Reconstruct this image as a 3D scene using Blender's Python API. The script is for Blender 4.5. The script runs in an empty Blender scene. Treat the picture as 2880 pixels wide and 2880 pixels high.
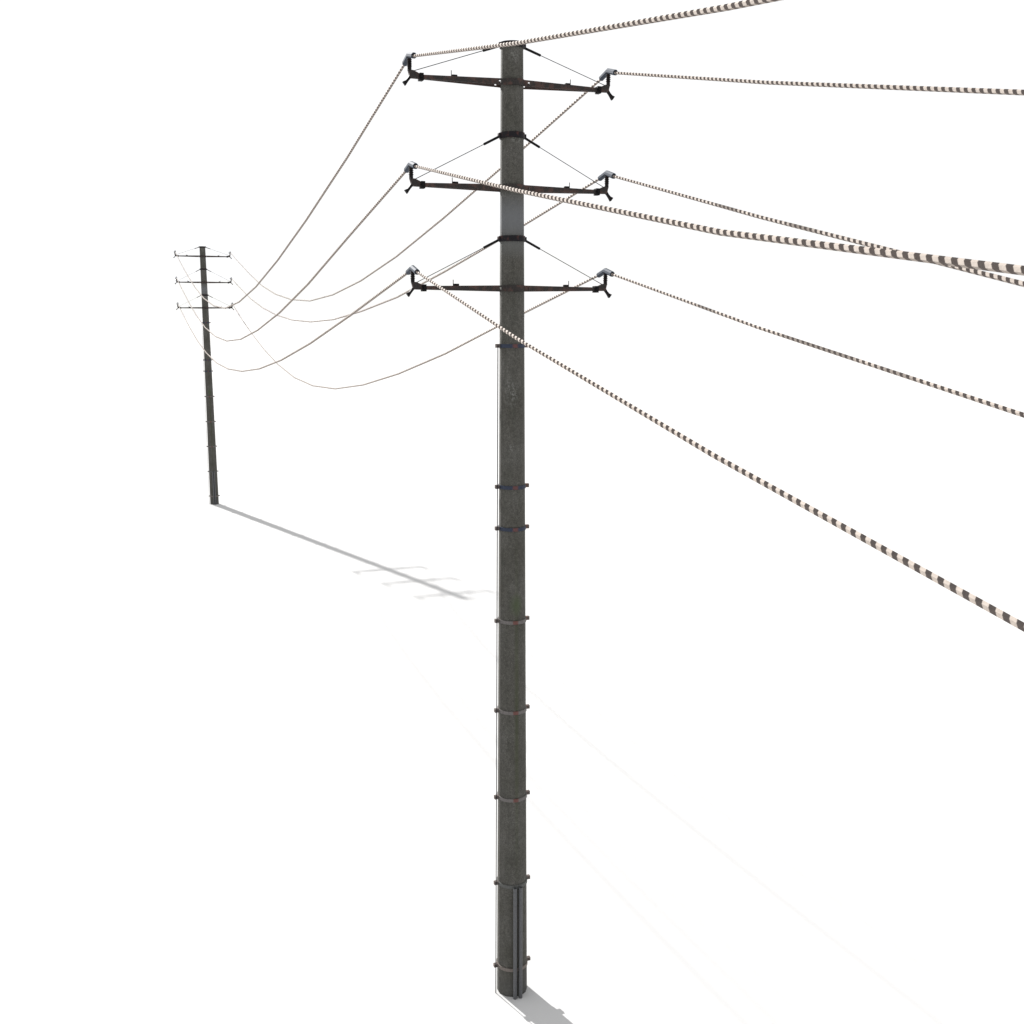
import bpy, bmesh, math
from mathutils import Vector, Matrix
C = bpy.context.scene.collection
PI = math.pi

# ---------------------------------------------------------------- materials
def mat(name):
    m = bpy.data.materials.new(name); m.use_nodes = True
    nt = m.node_tree; b = nt.nodes['Principled BSDF']
    return m, nt, b
class NT:
    def __init__(s, nt): s.nt = nt; s.n = nt.nodes; s.l = nt.links
    def node(s, t, **kw):
        n = s.n.new(t)
        for k, v in kw.items(): setattr(n, k, v)
        return n
    def link(s, a, b): s.l.new(a, b)
    def noise(s, vec, scale, detail=4, rough=.6, dist=0.0):
        n = s.node('ShaderNodeTexNoise'); s.link(vec, n.inputs['Vector'])
        n.inputs['Scale'].default_value = scale; n.inputs['Detail'].default_value = detail
        n.inputs['Roughness'].default_value = rough; n.inputs['Distortion'].default_value = dist
        return n.outputs['Fac']
    def ramp(s, fac, stops):
        r = s.node('ShaderNodeValToRGB'); s.link(fac, r.inputs[0]); cr = r.color_ramp
        while len(cr.elements) < len(stops): cr.elements.new(.5)
        for e, (p, c) in zip(cr.elements, stops):
            e.position = p; e.color = (c, c, c, 1) if isinstance(c, (int, float)) else (*c, 1)
        return r.outputs[0]
    def mix(s, fac, a, b, mode='MIX'):
        m = s.node('ShaderNodeMix', data_type='RGBA', blend_type=mode)
        if hasattr(fac, 'links'): s.link(fac, m.inputs[0])
        else: m.inputs[0].default_value = fac
        for sock, v in ((m.inputs[6], a), (m.inputs[7], b)):
            if hasattr(v, 'links'): s.link(v, sock)
            else: sock.default_value = (*v, 1)
        return m.outputs[2]
    def math(s, op, a, b=0.0, c=None, clamp=False):
        m = s.node('ShaderNodeMath', operation=op, use_clamp=clamp)
        for i, v in enumerate((a, b, c)):
            if v is None: continue
            if hasattr(v, 'links'): s.link(v, m.inputs[i])
            else: m.inputs[i].default_value = v
        return m.outputs[0]
    def vmath(s, op, a, b=None):
        m = s.node('ShaderNodeVectorMath', operation=op)
        for i, v in enumerate((a, b)):
            if v is None: continue
            if hasattr(v, 'links'): s.link(v, m.inputs[i])
            else: m.inputs[i].default_value = v
        return m
    def spot(s, vec, centre, size, power=1.0):
        """1 at the centre falling to 0 at the ellipsoid of half-axes `size`"""
        d = s.vmath('SUBTRACT', vec, centre).outputs[0]
        d = s.vmath('DIVIDE', d, size).outputs[0]
        l = s.vmath('LENGTH', d).outputs['Value']
        return s.math('SUBTRACT', 1.0, l, clamp=True)

def concrete():
    m, nt, b = mat('weathered_concrete'); N = NT(nt)
    co = N.node('ShaderNodeTexCoord').outputs['Object']
    st = N.node('ShaderNodeMapping'); st.inputs['Scale'].default_value = (1, 1, .14); N.link(co, st.inputs[0])
    st = st.outputs[0]
    big = N.noise(co, 2.2, 5, .6); streak = N.noise(st, 14, 5, .65); fine = N.noise(co, 85, 3, .85); mid = N.noise(co, 26, 5, .7)
    base = N.mix(N.ramp(big, [(.35, 0), (.68, 1)]), (.053, .051, .044), (.075, .073, .067))
    base = N.mix(N.math('MULTIPLY', N.ramp(streak, [(.45, 0), (.7, 1)]), .55), base, (.040, .041, .034))
    # speckle
    sp = N.ramp(fine, [(.3, .62), (.5, .98), (.72, 1.7)])
    base = N.mix(1.0, base, sp, 'MULTIPLY')
    base = N.mix(1.0, base, N.ramp(mid, [(.3, .74), (.7, 1.28)]), 'MULTIPLY')
    # pale lime blooms
    worm = N.noise(co, 34, 4, .75, .6)
    def bloom(c, z, col, k, masked=True):
        nonlocal base
        f = N.spot(co, c, z)
        if masked: f = N.math('MULTIPLY', f, N.ramp(worm, [(.5, 0), (.6, 1)]))
        base = N.mix(N.math('MULTIPLY', f, k, clamp=True), base, col)
    bloom((-.06, -.13, 7.98), (.11, .13, .22), (.17, .17, .165), .9)
    bloom((-.03, -.14, 7.30), (.09, .12, .08), (.16, .16, .155), .8)
    bloom((-.02, -.13, 11.82), (.08, .12, .10), (.18, .18, .17), 1.0)
    bloom((.02, -.13, 10.90), (.12, .12, .06), (.17, .17, .16), .9)
    bloom((0, 0, 10.0), (.30, .30, .36), (.112, .116, .122), 1.7, False)
    bloom((0, 0, 9.72), (.30, .30, .22), (.10, .102, .10), 1.2, False)
    bloom((.05, 0, .1), (.35, .35, .30), (.052, .054, .056), .8, False)
    # moss
    bloom((.0, -.17, 5.34), (.10, .14, .17), (.046, .070, .028), .65, False)
    bloom((.0, -.17, 3.9), (.04, .12, 2.6), (.038, .046, .020), .6, False)
    N.link(base, b.inputs['Base Color'])
    b.inputs['Roughness'].default_value = .8; b.inputs['Specular IOR Level'].default_value = .2
    bp = N.node('ShaderNodeBump'); bp.inputs['Strength'].default_value = .35; bp.inputs['Distance'].default_value = .004
    N.link(N.math('ADD', fine, mid), bp.inputs['Height']); N.link(bp.outputs[0], b.inputs['Normal'])
    return m

def rusty(name, base_col, rust_col, amount, rough=.6, metal=.0, scale=9.0, spec=.15, back=False):
    m, nt, b = mat(name); N = NT(nt)
    co = N.node('ShaderNodeTexCoord').outputs['Object']
    n1 = N.noise(co, scale, 6, .7); n2 = N.noise(co, 70, 4, .7)
    base = N.mix(1.0, base_col, N.ramp(n2, [(.3, .7), (.7, 1.35)]), 'MULTIPLY')
    f = N.ramp(n1, [(.62 - amount, 0), (.74 - amount, 1)])
    if back:                                           # the bar behind the shaft has rusted more than the one in front
        sp = N.node('ShaderNodeSeparateXYZ'); N.link(co, sp.inputs[0])
        f = N.math('MAXIMUM', f, N.math('MULTIPLY', N.math('MULTIPLY', N.math('SUBTRACT', sp.outputs[1], .03), 14.0, clamp=True), .75))
    N.link(N.mix(f, base, rust_col), b.inputs['Base Color'])
    b.inputs['Roughness'].default_value = rough; b.inputs['Metallic'].default_value = metal
    b.inputs['Specular IOR Level'].default_value = spec
    return m

def strap_mat(name, base_col, k):
    """painted steel strap with one red rust bleed on its camera side"""
    m, nt, b = mat(name); N = NT(nt)
    co = N.node('ShaderNodeTexCoord').outputs['Object']
    n2 = N.noise(co, 60, 4, .7); n1 = N.noise(co, 30, 4, .6)
    base = N.mix(1.0, base_col, N.ramp(n2, [(.3, .75), (.7, 1.3)]), 'MULTIPLY')
    f = N.spot(co, (-.015, -.19, 0), (.045, .10, .2))
    f = N.math('MULTIPLY', N.math('MULTIPLY', f, 3.2), N.ramp(n1, [(.35, .3), (.6, 1)]), clamp=True)
    base = N.mix(N.math('MULTIPLY', f, k), base, (.105, .042, .036))
    N.link(base, b.inputs['Base Color'])
    b.inputs['Roughness'].default_value = .6; b.inputs['Metallic'].default_value = .1; b.inputs['Specular IOR Level'].default_value = .2
    return m

def wire_mat():
    m, nt, b = mat('twisted_wire'); N = NT(nt)
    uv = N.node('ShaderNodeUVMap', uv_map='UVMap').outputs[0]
    sx = N.node('ShaderNodeSeparateXYZ'); N.link(uv, sx.inputs[0])
    co = N.node('ShaderNodeTexCoord').outputs['Object']
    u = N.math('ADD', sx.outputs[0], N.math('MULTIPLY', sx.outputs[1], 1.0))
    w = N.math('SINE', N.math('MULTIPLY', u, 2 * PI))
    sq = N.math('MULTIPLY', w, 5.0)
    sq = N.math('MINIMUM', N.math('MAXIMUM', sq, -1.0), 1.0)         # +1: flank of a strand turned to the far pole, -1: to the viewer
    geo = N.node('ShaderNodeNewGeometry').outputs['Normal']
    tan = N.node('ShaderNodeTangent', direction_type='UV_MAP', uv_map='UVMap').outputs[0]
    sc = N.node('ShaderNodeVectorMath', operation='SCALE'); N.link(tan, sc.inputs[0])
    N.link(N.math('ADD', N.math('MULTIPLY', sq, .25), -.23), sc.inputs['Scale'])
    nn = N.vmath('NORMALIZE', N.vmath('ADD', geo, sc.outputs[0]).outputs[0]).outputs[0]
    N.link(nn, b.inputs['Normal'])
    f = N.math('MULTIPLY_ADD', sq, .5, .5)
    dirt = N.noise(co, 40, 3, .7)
    col = N.mix(f, (.120, .099, .090), (.365, .318, .280))  # shaded flanks painted darker, lit ones paler; the wire itself is one colour
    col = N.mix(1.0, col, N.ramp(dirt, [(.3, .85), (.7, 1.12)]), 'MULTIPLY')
    N.link(col, b.inputs['Base Color'])
    b.inputs['Roughness'].default_value = .75; b.inputs['Specular IOR Level'].default_value = .3
    return m

M = dict(
    concrete=concrete(), wire=wire_mat(),
    iron=rusty('dark_rusty_iron', (.024, .021, .020), (.058, .034, .029), .15, .6, back=True),
    iron_black=rusty('black_iron', (.0065, .006, .0065), (.018, .010, .009), .02, .6, 0, 9, .08),
    collar=rusty('black_collar_steel', (.010, .009, .011), (.055, .024, .021), .10, .55, 0, 13, .1),
    glaze=rusty('brown_glazed_insulator', (.006, .005, .005), (.022, .009, .008), .10, .4, 0, 20, .12),
    clamp=rusty('sky_tinted_galvanised_steel', (.046, .056, .074), (.026, .030, .038), .08, .7, .1, 22, .12),  # blue sky reflection put into the steel's base colour
    rod=rusty('dull_steel_rod', (.022, .022, .026), (.03, .02, .018), .0, .5, .1),
    lug=rusty('rusty_lug_steel', (.095, .080, .074), (.13, .070, .052), .08, .6),
    blue=strap_mat('blue_painted_strap', (.024, .031, .051), .8),
    grey=strap_mat('grey_painted_strap', (.110, .102, .100), .9),
    brown=strap_mat('grey_brown_strap', (.130, .112, .102), .1),
    dark=strap_mat('dark_grey_strap', (.078, .080, .077), .0),
    pipe=rusty('grey_steel_pipe', (.088, .090, .095), (.066, .066, .070), .05, .5, .1),
)
def ground_mat():
    m, nt, b = mat('pale_ground'); N = NT(nt)
    co = N.node('ShaderNodeTexCoord').outputs['Object']
    n = N.noise(co, .7, 6, .6)
    N.link(N.mix(n, (.462, .462, .462), (.474, .474, .474)), b.inputs['Base Color'])
    b.inputs['Roughness'].default_value = 1.0; b.inputs['Specular IOR Level'].default_value = .0
    return m

# ---------------------------------------------------------------- mesh helpers
def mesh_obj(name, bm, m, parent=None, loc=(0, 0, 0), smooth=None):
    bmesh.ops.recalc_face_normals(bm, faces=bm.faces[:])
    me = bpy.data.meshes.new(name); bm.to_mesh(me); bm.free()
    if smooth is not None:
        for p in me.polygons: p.use_smooth = True
        if smooth < 179:
            me.set_sharp_from_angle(angle=math.radians(smooth))
    me.materials.append(m)
    o = bpy.data.objects.new(name, me); C.objects.link(o)
    if parent: o.parent = parent
    o.location = loc
    return o
def box(bm, c, s, rot=None, bev=0.0):
    r = bmesh.ops.create_cube(bm, size=1.0)
    mt = Matrix.Translation(c) @ (rot or Matrix.Identity(4)) @ Matrix.Diagonal((*s, 1))
    bmesh.ops.transform(bm, matrix=mt, verts=r['verts'])
    if bev:
        es = list({e for v in r['verts'] for e in v.link_edges})
        bmesh.ops.bevel(bm, geom=es, offset=bev, segments=2, affect='EDGES', profile=.5)
def frame_for(d):
    d = d.normalized(); up = Vector((0, 0, 1)) if abs(d.z) < .95 else Vector((1, 0, 0))
    a = d.cross(up).normalized(); return a, a.cross(d).normalized()
def tube(bm, pts, r, n=12, caps=True):
    """round (or n-sided) bar through pts; r a number or one per point"""
    pts = [Vector(p) for p in pts]; rr = r if isinstance(r, (list, tuple)) else [r] * len(pts)
    rings = []
    for i, p in enumerate(pts):
        d0 = (pts[i] - pts[i-1]).normalized() if i else None
        d1 = (pts[i+1] - pts[i]).normalized() if i < len(pts)-1 else None
        d = (d0 + d1) if d0 is not None and d1 is not None else (d0 if d0 is not None else d1)
        a, b = frame_for(d)
        rings.append([bm.verts.new(p + (a*math.cos(2*PI*k/n) + b*math.sin(2*PI*k/n))*rr[i]) for k in range(n)])
    for A, B in zip(rings, rings[1:]):
        for k in range(n): bm.faces.new((A[k], A[(k+1) % n], B[(k+1) % n], B[k]))
    if caps: bm.faces.new(rings[0][::-1]); bm.faces.new(rings[-1])
def lathe(bm, prof, n=32, closed=False, off=0.0):
    """prof: (radius, z)"""
    rings = [[bm.verts.new((r*math.cos(2*PI*k/n+off), r*math.sin(2*PI*k/n+off), z)) for k in range(n)] for r, z in prof]
    pairs = list(zip(rings, rings[1:])) + ([(rings[-1], rings[0])] if closed else [])
    for A, B in pairs:
        for k in range(n): bm.faces.new((A[k], A[(k+1) % n], B[(k+1) % n], B[k]))
    if not closed: bm.faces.new(rings[0]); bm.faces.new(rings[-1])
def prism(bm, poly, y0, y1):
    """poly of (x, z) swept along y"""
    A = [bm.verts.new((x, y0, z)) for x, z in poly]; B = [bm.verts.new((x, y1, z)) for x, z in poly]
    bm.faces.new(A); bm.faces.new(B[::-1])
    for i in range(len(poly)):
        j = (i+1) % len(poly); bm.faces.new((A[i], A[j], B[j], B[i]))

# ---------------------------------------------------------------- the pole
PSI = math.radians(19.9)
H = 12.02
R0, R1 = .2015, .1305
def rad(z): return R0 + (R1 - R0) * z / H
ARMZ = (11.53, 10.358, 9.203)
RINGZ = (11.946, 10.95, 9.78)
STRAPZ = (8.527, 6.815, 6.295, 5.115, 3.936, 2.763, 1.57, .39)
XP = 1.222                                         # insulator, from the axis

def beam(bm, side, z, R):
    """one flat bar of a crossarm: wraps the shaft on its side (side=-1 camera side) and runs straight to both tips; square holes beside the shaft"""
    t = .014; Ro = R + t + .002; Ri = R + .002
    def hh(x): return .0345 - (.0345 - .0215) * min(1, max(0, (abs(x) - .13) / .97))
    xt = 1.105; x0 = Ro * .80; a0 = math.acos(x0 / Ro)
    y_out0 = math.sin(a0) * Ro; 
    def yo(x): return y_out0 + (.024 - y_out0) * (abs(x) - x0) / (xt - x0)
    def quad(xa, xb, za0, za1, zb0, zb1):
        vs = []
        for x, zl, zh in ((xa, za0, za1), (xb, zb0, zb1)):
            o = yo(x); i = o - (.009 + .014 * min(1, max(0, (abs(x) - .3) / .5)))
            vs.append([bm.verts.new((x, side*o, zl)), bm.verts.new((x, side*o, zh)), bm.verts.new((x, side*i, zh)), bm.verts.new((x, side*i, zl))])
        A, B = vs
        for k in range(4): bm.faces.new((A[k], A[(k+1) % 4], B[(k+1) % 4], B[k]))
        bm.faces.new(A[::-1]); bm.faces.new(B)
    for sg in (-1, 1):
        h0, h1 = .165, .189
        xi = x0 - .004
        quad(sg*xi, sg*h0, z-hh(xi), z+hh(xi), z-hh(h0), z+hh(h0))
        quad(sg*h0, sg*h1, z+.013, z+hh(h0), z+.013, z+hh(h1))
        quad(sg*h0, sg*h1, z-hh(h0), z-.015, z-hh(h1), z-.015)
        quad(sg*h1, sg*xt, z-hh(h1), z+hh(h1), z-hh(xt), z+hh(xt))
    n = 20; rings = []
    for k in range(n+1):
        a = a0 + (PI - 2*a0) * k / n; c, s = math.cos(a), math.sin(a)
        hz = .036
        rings.append([bm.verts.new((Ro*c, side*Ro*s, z-hz)), bm.verts.new((Ro*c, side*Ro*s, z+hz)), bm.verts.new((Ri*c, side*Ri*s, z+hz)), bm.verts.new((Ri*c, side*Ri*s, z-hz))])
    for A, B in zip(rings, rings[1:]):
        for k in range(4): bm.faces.new((A[k], A[(k+1) % 4], B[(k+1) % 4], B[k]))
    bm.faces.new(rings[0]); bm.faces.new(rings[-1])

def clamp_mesh(sg, z, nd, fd):
    """open-ended bent sleeve over the wire: nd / fd = slope of the wire to the near / far side"""
    bm = bmesh.new()
    pts = [Vector((0, -.20, -.20*nd)), Vector((0, 0.0, .012)), Vector((0, .20, -.20*fd))]
    n = 8; ro = .034; ri = .0235
    def ring(p, d, r):
        a, b = frame_for(d); return [bm.verts.new(p + (a*math.cos(2*PI*(k+.5)/n) + b*math.sin(2*PI*(k+.5)/n))*r) for k in range(n)]
    d01 = pts[1]-pts[0]; d12 = pts[2]-pts[1]
    O = [ring(pts[0], d01, ro), ring(pts[1], d01.normalized()+d12.normalized(), ro), ring(pts[2], d12, ro)]
    I = [ring(pts[0], d01, ri), ring(pts[1], d01.normalized()+d12.normalized(), ri), ring(pts[2], d12, ri)]
    for S in (O, I):
        for A, B in zip(S, S[1:]):
            for k in range(n): bm.faces.new((A[k], A[(k+1) % n], B[(k+1) % n], B[k]))
    for k in range(n):
        bm.faces.new((O[0][k], O[0][(k+1) % n], I[0][(k+1) % n], I[0][k]))
        bm.faces.new((O[2][k], O[2][(k+1) % n], I[2][(k+1) % n], I[2][k]))
    return bm

NEAR = dict(L1=[11.745, 11.15, 10.61, 10.12, 9.70, 9.42, 9.30], L2=[10.575, 9.955, 9.375, 8.93, 8.58, 8.36, 8.28],
            L3=[9.42, 8.70, 8.065, 7.50, 7.10, 6.88, 6.82], R1=[11.745, 11.0, 10.30, 9.72, 9.30, 9.02, 8.92],
            R2=[10.575, 9.80, 9.07, 8.45, 8.05, 7.80, 7.72], R3=[9.42, 8.785, 8.215, 7.70, 7.30, 7.05, 6.98])
FAR = dict(L1=[11.745, 11.09, 10.50, 9.975, 9.535, 9.225, 9.08, 9.175, 9.455, 9.90, 10.45, 11.07, 11.745],
           L2=[10.575, 10.01, 9.43, 8.94, 8.55, 8.27, 8.15, 8.225, 8.46, 8.87, 9.38, 9.97, 10.575],
           L3=[9.42, 8.90, 8.41, 7.99, 7.66, 7.44, 7.35, 7.39, 7.59, 7.92, 8.36, 8.87, 9.42],
           R1=[11.745, 11.16, 10.60, 10.09, 9.69, 9.42, 9.30, 9.38, 9.61, 9.99, 10.53, 11.12, 11.745],
           R2=[10.575, 10.10, 9.66, 9.26, 8.98, 8.77, 8.69, 8.73, 8.89, 9.16, 9.54, 10.04, 10.575],
           R3=[9.42, 8.82, 8.20, 7.67, 7.235, 6.93, 6.81, 6.88, 7.16, 7.58, 8.12, 8.72, 9.42])
STEP = 41.136 / 12

def build_pole():
    root = bpy.data.objects.new('utility_pole', None); C.objects.link(root)
    root.empty_display_size = .5
    # shaft
    bm = bmesh.new()
    T = 11.966; prof = [(rad(0), -.12)] + [(rad(T*i/24), T*i/24) for i in range(1, 24)] + [(rad(T)-.001, T-.008), (rad(T)-.009, T)]
    lathe(bm, prof, 12, off=math.radians(15))
    mesh_obj('shaft', bm, M['concrete'], root, smooth=40)
    # crossarms
    for lv, z in enumerate(ARMZ):
        R = rad(z); bm = bmesh.new()
        beam(bm, -1, 0, R); beam(bm, 1, 0, R)
        arm = mesh_obj('crossarm', bm, M['iron'], root, (0, 0, z), smooth=25)
        for sg in (-1, 1):
            bm = bmesh.new(); box(bm, (sg*1.092, 0, -.001), (.050, .084, .080), bev=.002)
            tube(bm, [(sg*1.092, -.055, 0), (sg*1.092, .055, 0)], .016, 6)
            mesh_obj('end_sleeve', bm, M['iron_black'], arm)
            bm = bmesh.new()
            # block with an upright pin
            top = .0265
            box(bm, (sg*.697, 0, top+.012), (.062, .040, .024), bev=.002)
            tube(bm, [(sg*.733, 0, top-.004), (sg*.733, 0, top+.07)], .0045, 8)
            mesh_obj('pin_block', bm, M['iron_black'], arm)
            # forked end bracket with its drooping horn
            bm = bmesh.new()
            P = [(.118, .0235), (.100, .040), (.040, .066), (.024, .066), (-.021, .066), (-.006, .030), (-.004, 0), (.008, -.020), (.118, -.0225)]
            prism(bm, [(sg*(XP - i), zz) for i, zz in P], -.021, .021)
            bmesh.ops.bevel(bm, geom=bm.edges[:], offset=.002, segments=1, affect='EDGES')
            br = mesh_obj('end_bracket', bm, M['iron'], arm)
            bm = bmesh.new()
            prev = None
            for (ca, wa, ha) in (((.006, -.004), .017, .014), ((-.016, -.034), .0135, .016), ((-.040, -.062), .0155, .019), ((-.066, -.084), .0255, .024)):
                d = Vector((.60, -.80)) ; c = Vector(ca)
                p1 = c + d*wa; p2 = c - d*wa
                cur = [bm.verts.new((sg*(XP-q.x), yy, q.y)) for q, yy in ((p1, -ha), (p2, -ha), (p2, ha), (p1, ha))]
                if prev:
                    for k in range(4): bm.faces.new((prev[k], prev[(k+1) % 4], cur[(k+1) % 4], cur[k]))
                else: bm.faces.new(cur)
                prev = cur
            bm.faces.new(prev)
            mesh_obj('horn', bm, M['iron_black'], arm)
            # insulator
            bm = bmesh.new()
            pr = [(.0228, .060), (.0235, .098)]
            for zz in (.108, .130, .152, .174): pr += [(.0225, zz-.006), (.0300, zz-.0015), (.0300, zz+.0015), (.0225, zz+.006)]
            pr += [(.0225, .186), (.0225, .20)]
            lathe(bm, pr, 20)
            mesh_obj('insulator', bm, M['glaze'], root, (sg*XP, 0, z), smooth=30)
            key = ('L' if sg < 0 else 'R') + str(lv+1)
            nd = (NEAR[key][0]-NEAR[key][1])/STEP; fd = (FAR[key][0]-FAR[key][1])/STEP
            mesh_obj('wire_clamp', clamp_mesh(sg, z, nd, fd), M['clamp'], root, (sg*XP, 0, z+.217-.004))
    # collars with slanting stays
    for lv, z in enumerate(RINGZ):
        R = rad(z); t = .013; bm = bmesh.new()
        hz = .033 if lv else .029
        lathe(bm, [(R-.01, -hz), (R+t, -hz), (R+t, hz), (R-.01, hz)], 64, closed=True)
        for sg in (-1, 1): box(bm, (sg*(R+.018), 0, 0), (.034, .05, .050), bev=.003)
        mesh_obj('collar', bm, M['collar'], root, (0, 0, z), smooth=30)
        for sg in (-1, 1):
            a = Vector((sg*(R+.018), 0, z-.012)); e = Vector((sg*(XP-.045), 0, ARMZ[lv]+.060))
            d = (e-a).normalized()
            bm = bmesh.new(); tube(bm, [a, e], .0044, 8); st = mesh_obj('stay_rod', bm, M['rod'], root, smooth=40)
            bm = bmesh.new(); tube(bm, [a, a + d*.215], .0145, 12); mesh_obj('tensioner', bm, M['iron_black'], st, smooth=40)
    # straps
    kinds = ('blue', 'blue', 'blue', 'grey', 'grey', 'grey', 'dark', 'brown')
    for z, kd in zip(STRAPZ, kinds):
        R = rad(z); bm = bmesh.new()
        lathe(bm, [(R-.01, -.0215), (R+.009, -.0215), (R+.009, .0215), (R-.01, .0215)], 64, closed=True)
        st = mesh_obj('strap', bm, M[kd], root, (0, 0, z), smooth=30)
        for sg in (-1, 1):
            bm = bmesh.new()
            box(bm, (sg*(R+.027), -.0125, 0), (.060, .020, .046), bev=.001)
            box(bm, (sg*(R+.027), .0125, 0), (.060, .020, .046), bev=.001)
            tube(bm, [(sg*(R+.034), -.028, 0), (sg*(R+.034), .028, 0)], .008, 6)
            mesh_obj('lug', bm, M['lug'], st)
    # earthing rod down the left side
    bm = bmesh.new()
    pts = [(-(rad(z)+.038), -.026, z) for z in (STRAPZ[0]+.005,) + STRAPZ[1:]] + [(-(rad(0)+.038), -.026, -.05)]
    tube(bm, pts, .0060, 8); mesh_obj('earth_rod', bm, M['rod'], root, smooth=60)
    # two conduits standing against the foot, on the camera side
    for ang in (10.0, 28.5):
        al = math.radians(-90 + ang) - PSI
        r = .235; x, y = r*math.cos(al), r*math.sin(al); bm = bmesh.new()
        lathe(bm, [(.0255, -.10), (.0255, 1.575), (.0205, 1.575), (.0205, -.10)], 24, closed=True)
        mesh_obj('conduit', bm, M['pipe'], root, (x, y, 0), smooth=40)
    return root

def copy_tree(o, parent=None):
    c = o.copy(); C.objects.link(c); c.parent = parent
    for ch in o.children: copy_tree(ch, c)
    return c

SPAN = 41.136
LD = Vector((-math.sin(math.radians(20.1956)), math.cos(math.radians(20.1956)), 0))    # direction of the line, away from the camera
near_pole = build_pole()
far_pole = copy_tree(near_pole)
near_pole['label'] = 'tall dark concrete utility pole nearest the viewer, full height of the picture'
near_pole['category'] = 'utility pole'; near_pole['group'] = 'concrete utility poles'
far_pole['label'] = 'small distant concrete utility pole standing far off on the left'
far_pole['category'] = 'utility pole'; far_pole['group'] = 'concrete utility poles'
near_pole.rotation_euler = (0, 0, PSI)
far_pole.rotation_euler = (0, 0, PSI)
far_pole.location = LD * SPAN

# ---------------------------------------------------------------- wires
AX = Vector((math.cos(PSI), math.sin(PSI), 0))
PER = .0790
def wire(key, near):
    tab = NEAR[key] + NEAR[key][::-1][1:] if near else FAR[key]
    sg = -1 if key[0] == 'L' else 1
    base = AX * (XP * sg); dirn = -1 if near else 1
    pts = [base + LD*(dirn*STEP*k) + Vector((0, 0, z - .006)) for k, z in enumerate(tab)]
    # start inside the clamp, not at its bend, so that the two spans only touch
    pts[0] = pts[0].lerp(pts[1], .0085)
    def rr(k):
        e = min(k, 12-k); return (.0152, .0170, .0186, .0192, .0192, .0192, .0192)[e]
    # extra rings so that the thickness grows evenly
    n = 6; verts = []; faces = []; uvs = []
    L = 0.0; ring0 = None; lens = []; rings = []
    for k, p in enumerate(pts):
        d = (pts[k]-pts[k-1]).normalized() if k else Vector((0, 0, 0))
        d2 = (pts[k+1]-pts[k]).normalized() if k < 12 else Vector((0, 0, 0))
        dd = (d+d2).normalized(); side = dd.cross(Vector((0, 0, 1))).normalized(); up = side.cross(dd).normalized()
        if dirn < 0: side = -side
        if k: L += (pts[k]-pts[k-1]).length
        lens.append(L)
        tw = math.radians(dict(L1=40, R1=30, L2=22, R2=16, L3=-28, R3=-19)[key] if near else 8)
        rings.append([p + (side*math.cos(2*PI*q/n+tw) + up*math.sin(2*PI*q/n+tw))*rr(k) for q in range(n)])
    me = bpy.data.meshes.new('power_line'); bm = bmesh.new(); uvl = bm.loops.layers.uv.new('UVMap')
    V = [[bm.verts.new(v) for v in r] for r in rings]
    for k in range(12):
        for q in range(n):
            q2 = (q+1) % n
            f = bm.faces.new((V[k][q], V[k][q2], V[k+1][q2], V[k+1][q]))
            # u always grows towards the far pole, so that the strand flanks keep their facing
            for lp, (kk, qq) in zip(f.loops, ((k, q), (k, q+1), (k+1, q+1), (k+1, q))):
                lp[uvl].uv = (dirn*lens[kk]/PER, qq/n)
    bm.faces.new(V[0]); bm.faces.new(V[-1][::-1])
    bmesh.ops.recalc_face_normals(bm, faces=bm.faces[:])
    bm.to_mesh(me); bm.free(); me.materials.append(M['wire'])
    o = bpy.data.objects.new('power_line', me); C.objects.link(o)
    return o
LEVEL = {'1': 'top', '2': 'middle', '3': 'lowest'}
SIDE = {'L': 'left', 'R': 'right'}
for key in ('L1', 'L2', 'L3', 'R1', 'R2', 'R3'):
    o = wire(key, False)
    o['label'] = f"sagging ribbed wire between both poles, from the near pole's {LEVEL[key[1]]} {SIDE[key[0]]} insulator"
    o['category'] = 'power line'; o['group'] = 'wires sagging between the two poles'
    o = wire(key, True)
    o['label'] = f"ribbed wire from the near pole's {LEVEL[key[1]]} {SIDE[key[0]]} insulator out past the picture's edge"
    o['category'] = 'power line'; o['group'] = 'wires running from the near pole towards the viewer'

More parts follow.
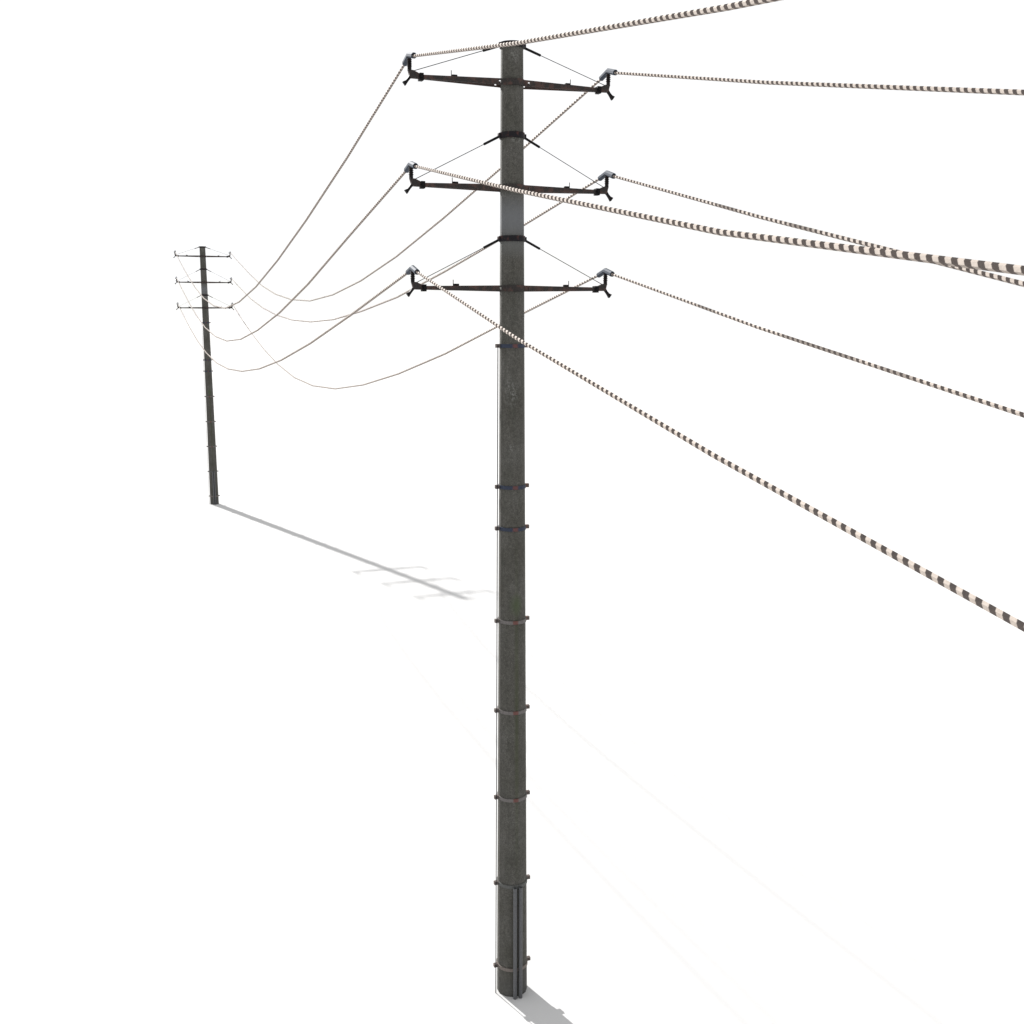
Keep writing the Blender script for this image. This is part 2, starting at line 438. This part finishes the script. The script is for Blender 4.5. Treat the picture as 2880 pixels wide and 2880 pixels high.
# ---------------------------------------------------------------- ground
bm = bmesh.new(); vs = [bm.verts.new((x, y, 0)) for x, y in ((-3000, -3000), (3000, -3000), (3000, 3000), (-3000, 3000))]
bm.faces.new(vs)
g = mesh_obj('ground', bm, ground_mat()); g['kind'] = 'structure'

# ---------------------------------------------------------------- light
sun_dir = Vector((-1.0635, 1.5001, 1.0)).normalized()       # towards the sun
az = math.atan2(sun_dir.x, sun_dir.y); el = math.asin(sun_dir.z)
ld = bpy.data.lights.new('sun', 'SUN'); ld.energy = 3.2; ld.angle = math.radians(.68); ld.color = (1.0, .98, .955)
lo = bpy.data.objects.new('sun', ld); C.objects.link(lo)
lo.rotation_euler = (-sun_dir).to_track_quat('-Z', 'Y').to_euler(); lo.location = (-20, 30, 25)
W = bpy.data.worlds.new('World'); bpy.context.scene.world = W; W.use_nodes = True
nt = W.node_tree; N = NT(nt); bg = nt.nodes['Background']
sky = N.node('ShaderNodeTexSky', sky_type='NISHITA'); sky.sun_disc = False
sky.sun_elevation = el; sky.sun_rotation = az; sky.altitude = 50; sky.air_density = 1.2; sky.dust_density = 4.0; sky.ozone_density = 1.0
k = N.node('ShaderNodeVectorMath', operation='SCALE'); N.link(sky.outputs[0], k.inputs[0]); k.inputs['Scale'].default_value = .10
# bright thin overcast: a veil that evens the sky out to white
lo_ = N.vmath('MAXIMUM', k.outputs[0], (.336, .337, .338)).outputs[0]
hi_ = N.vmath('MINIMUM', lo_, (.343, .344, .347)).outputs[0]
N.link(hi_, bg.inputs['Color'])
bg.inputs['Strength'].default_value = 1.0

# ---------------------------------------------------------------- camera
cam = bpy.data.cameras.new('camera'); co = bpy.data.objects.new('camera', cam); C.objects.link(co)
co.location = (0, -13.5, 8.8966); co.rotation_euler = (math.radians(90 - 10.1125), 0, 0)
cam.sensor_width = 36; cam.lens = 38.914; cam.clip_end = 8000; cam.clip_start = .05
sc = bpy.context.scene; sc.camera = co
sc.render.resolution_x = sc.render.resolution_y = 1024
sc.view_settings.view_transform = 'Standard'; sc.view_settings.look = 'None'
sc.view_settings.gamma = 1; sc.view_settings.use_curve_mapping = False
sc.view_settings.exposure = 1.6
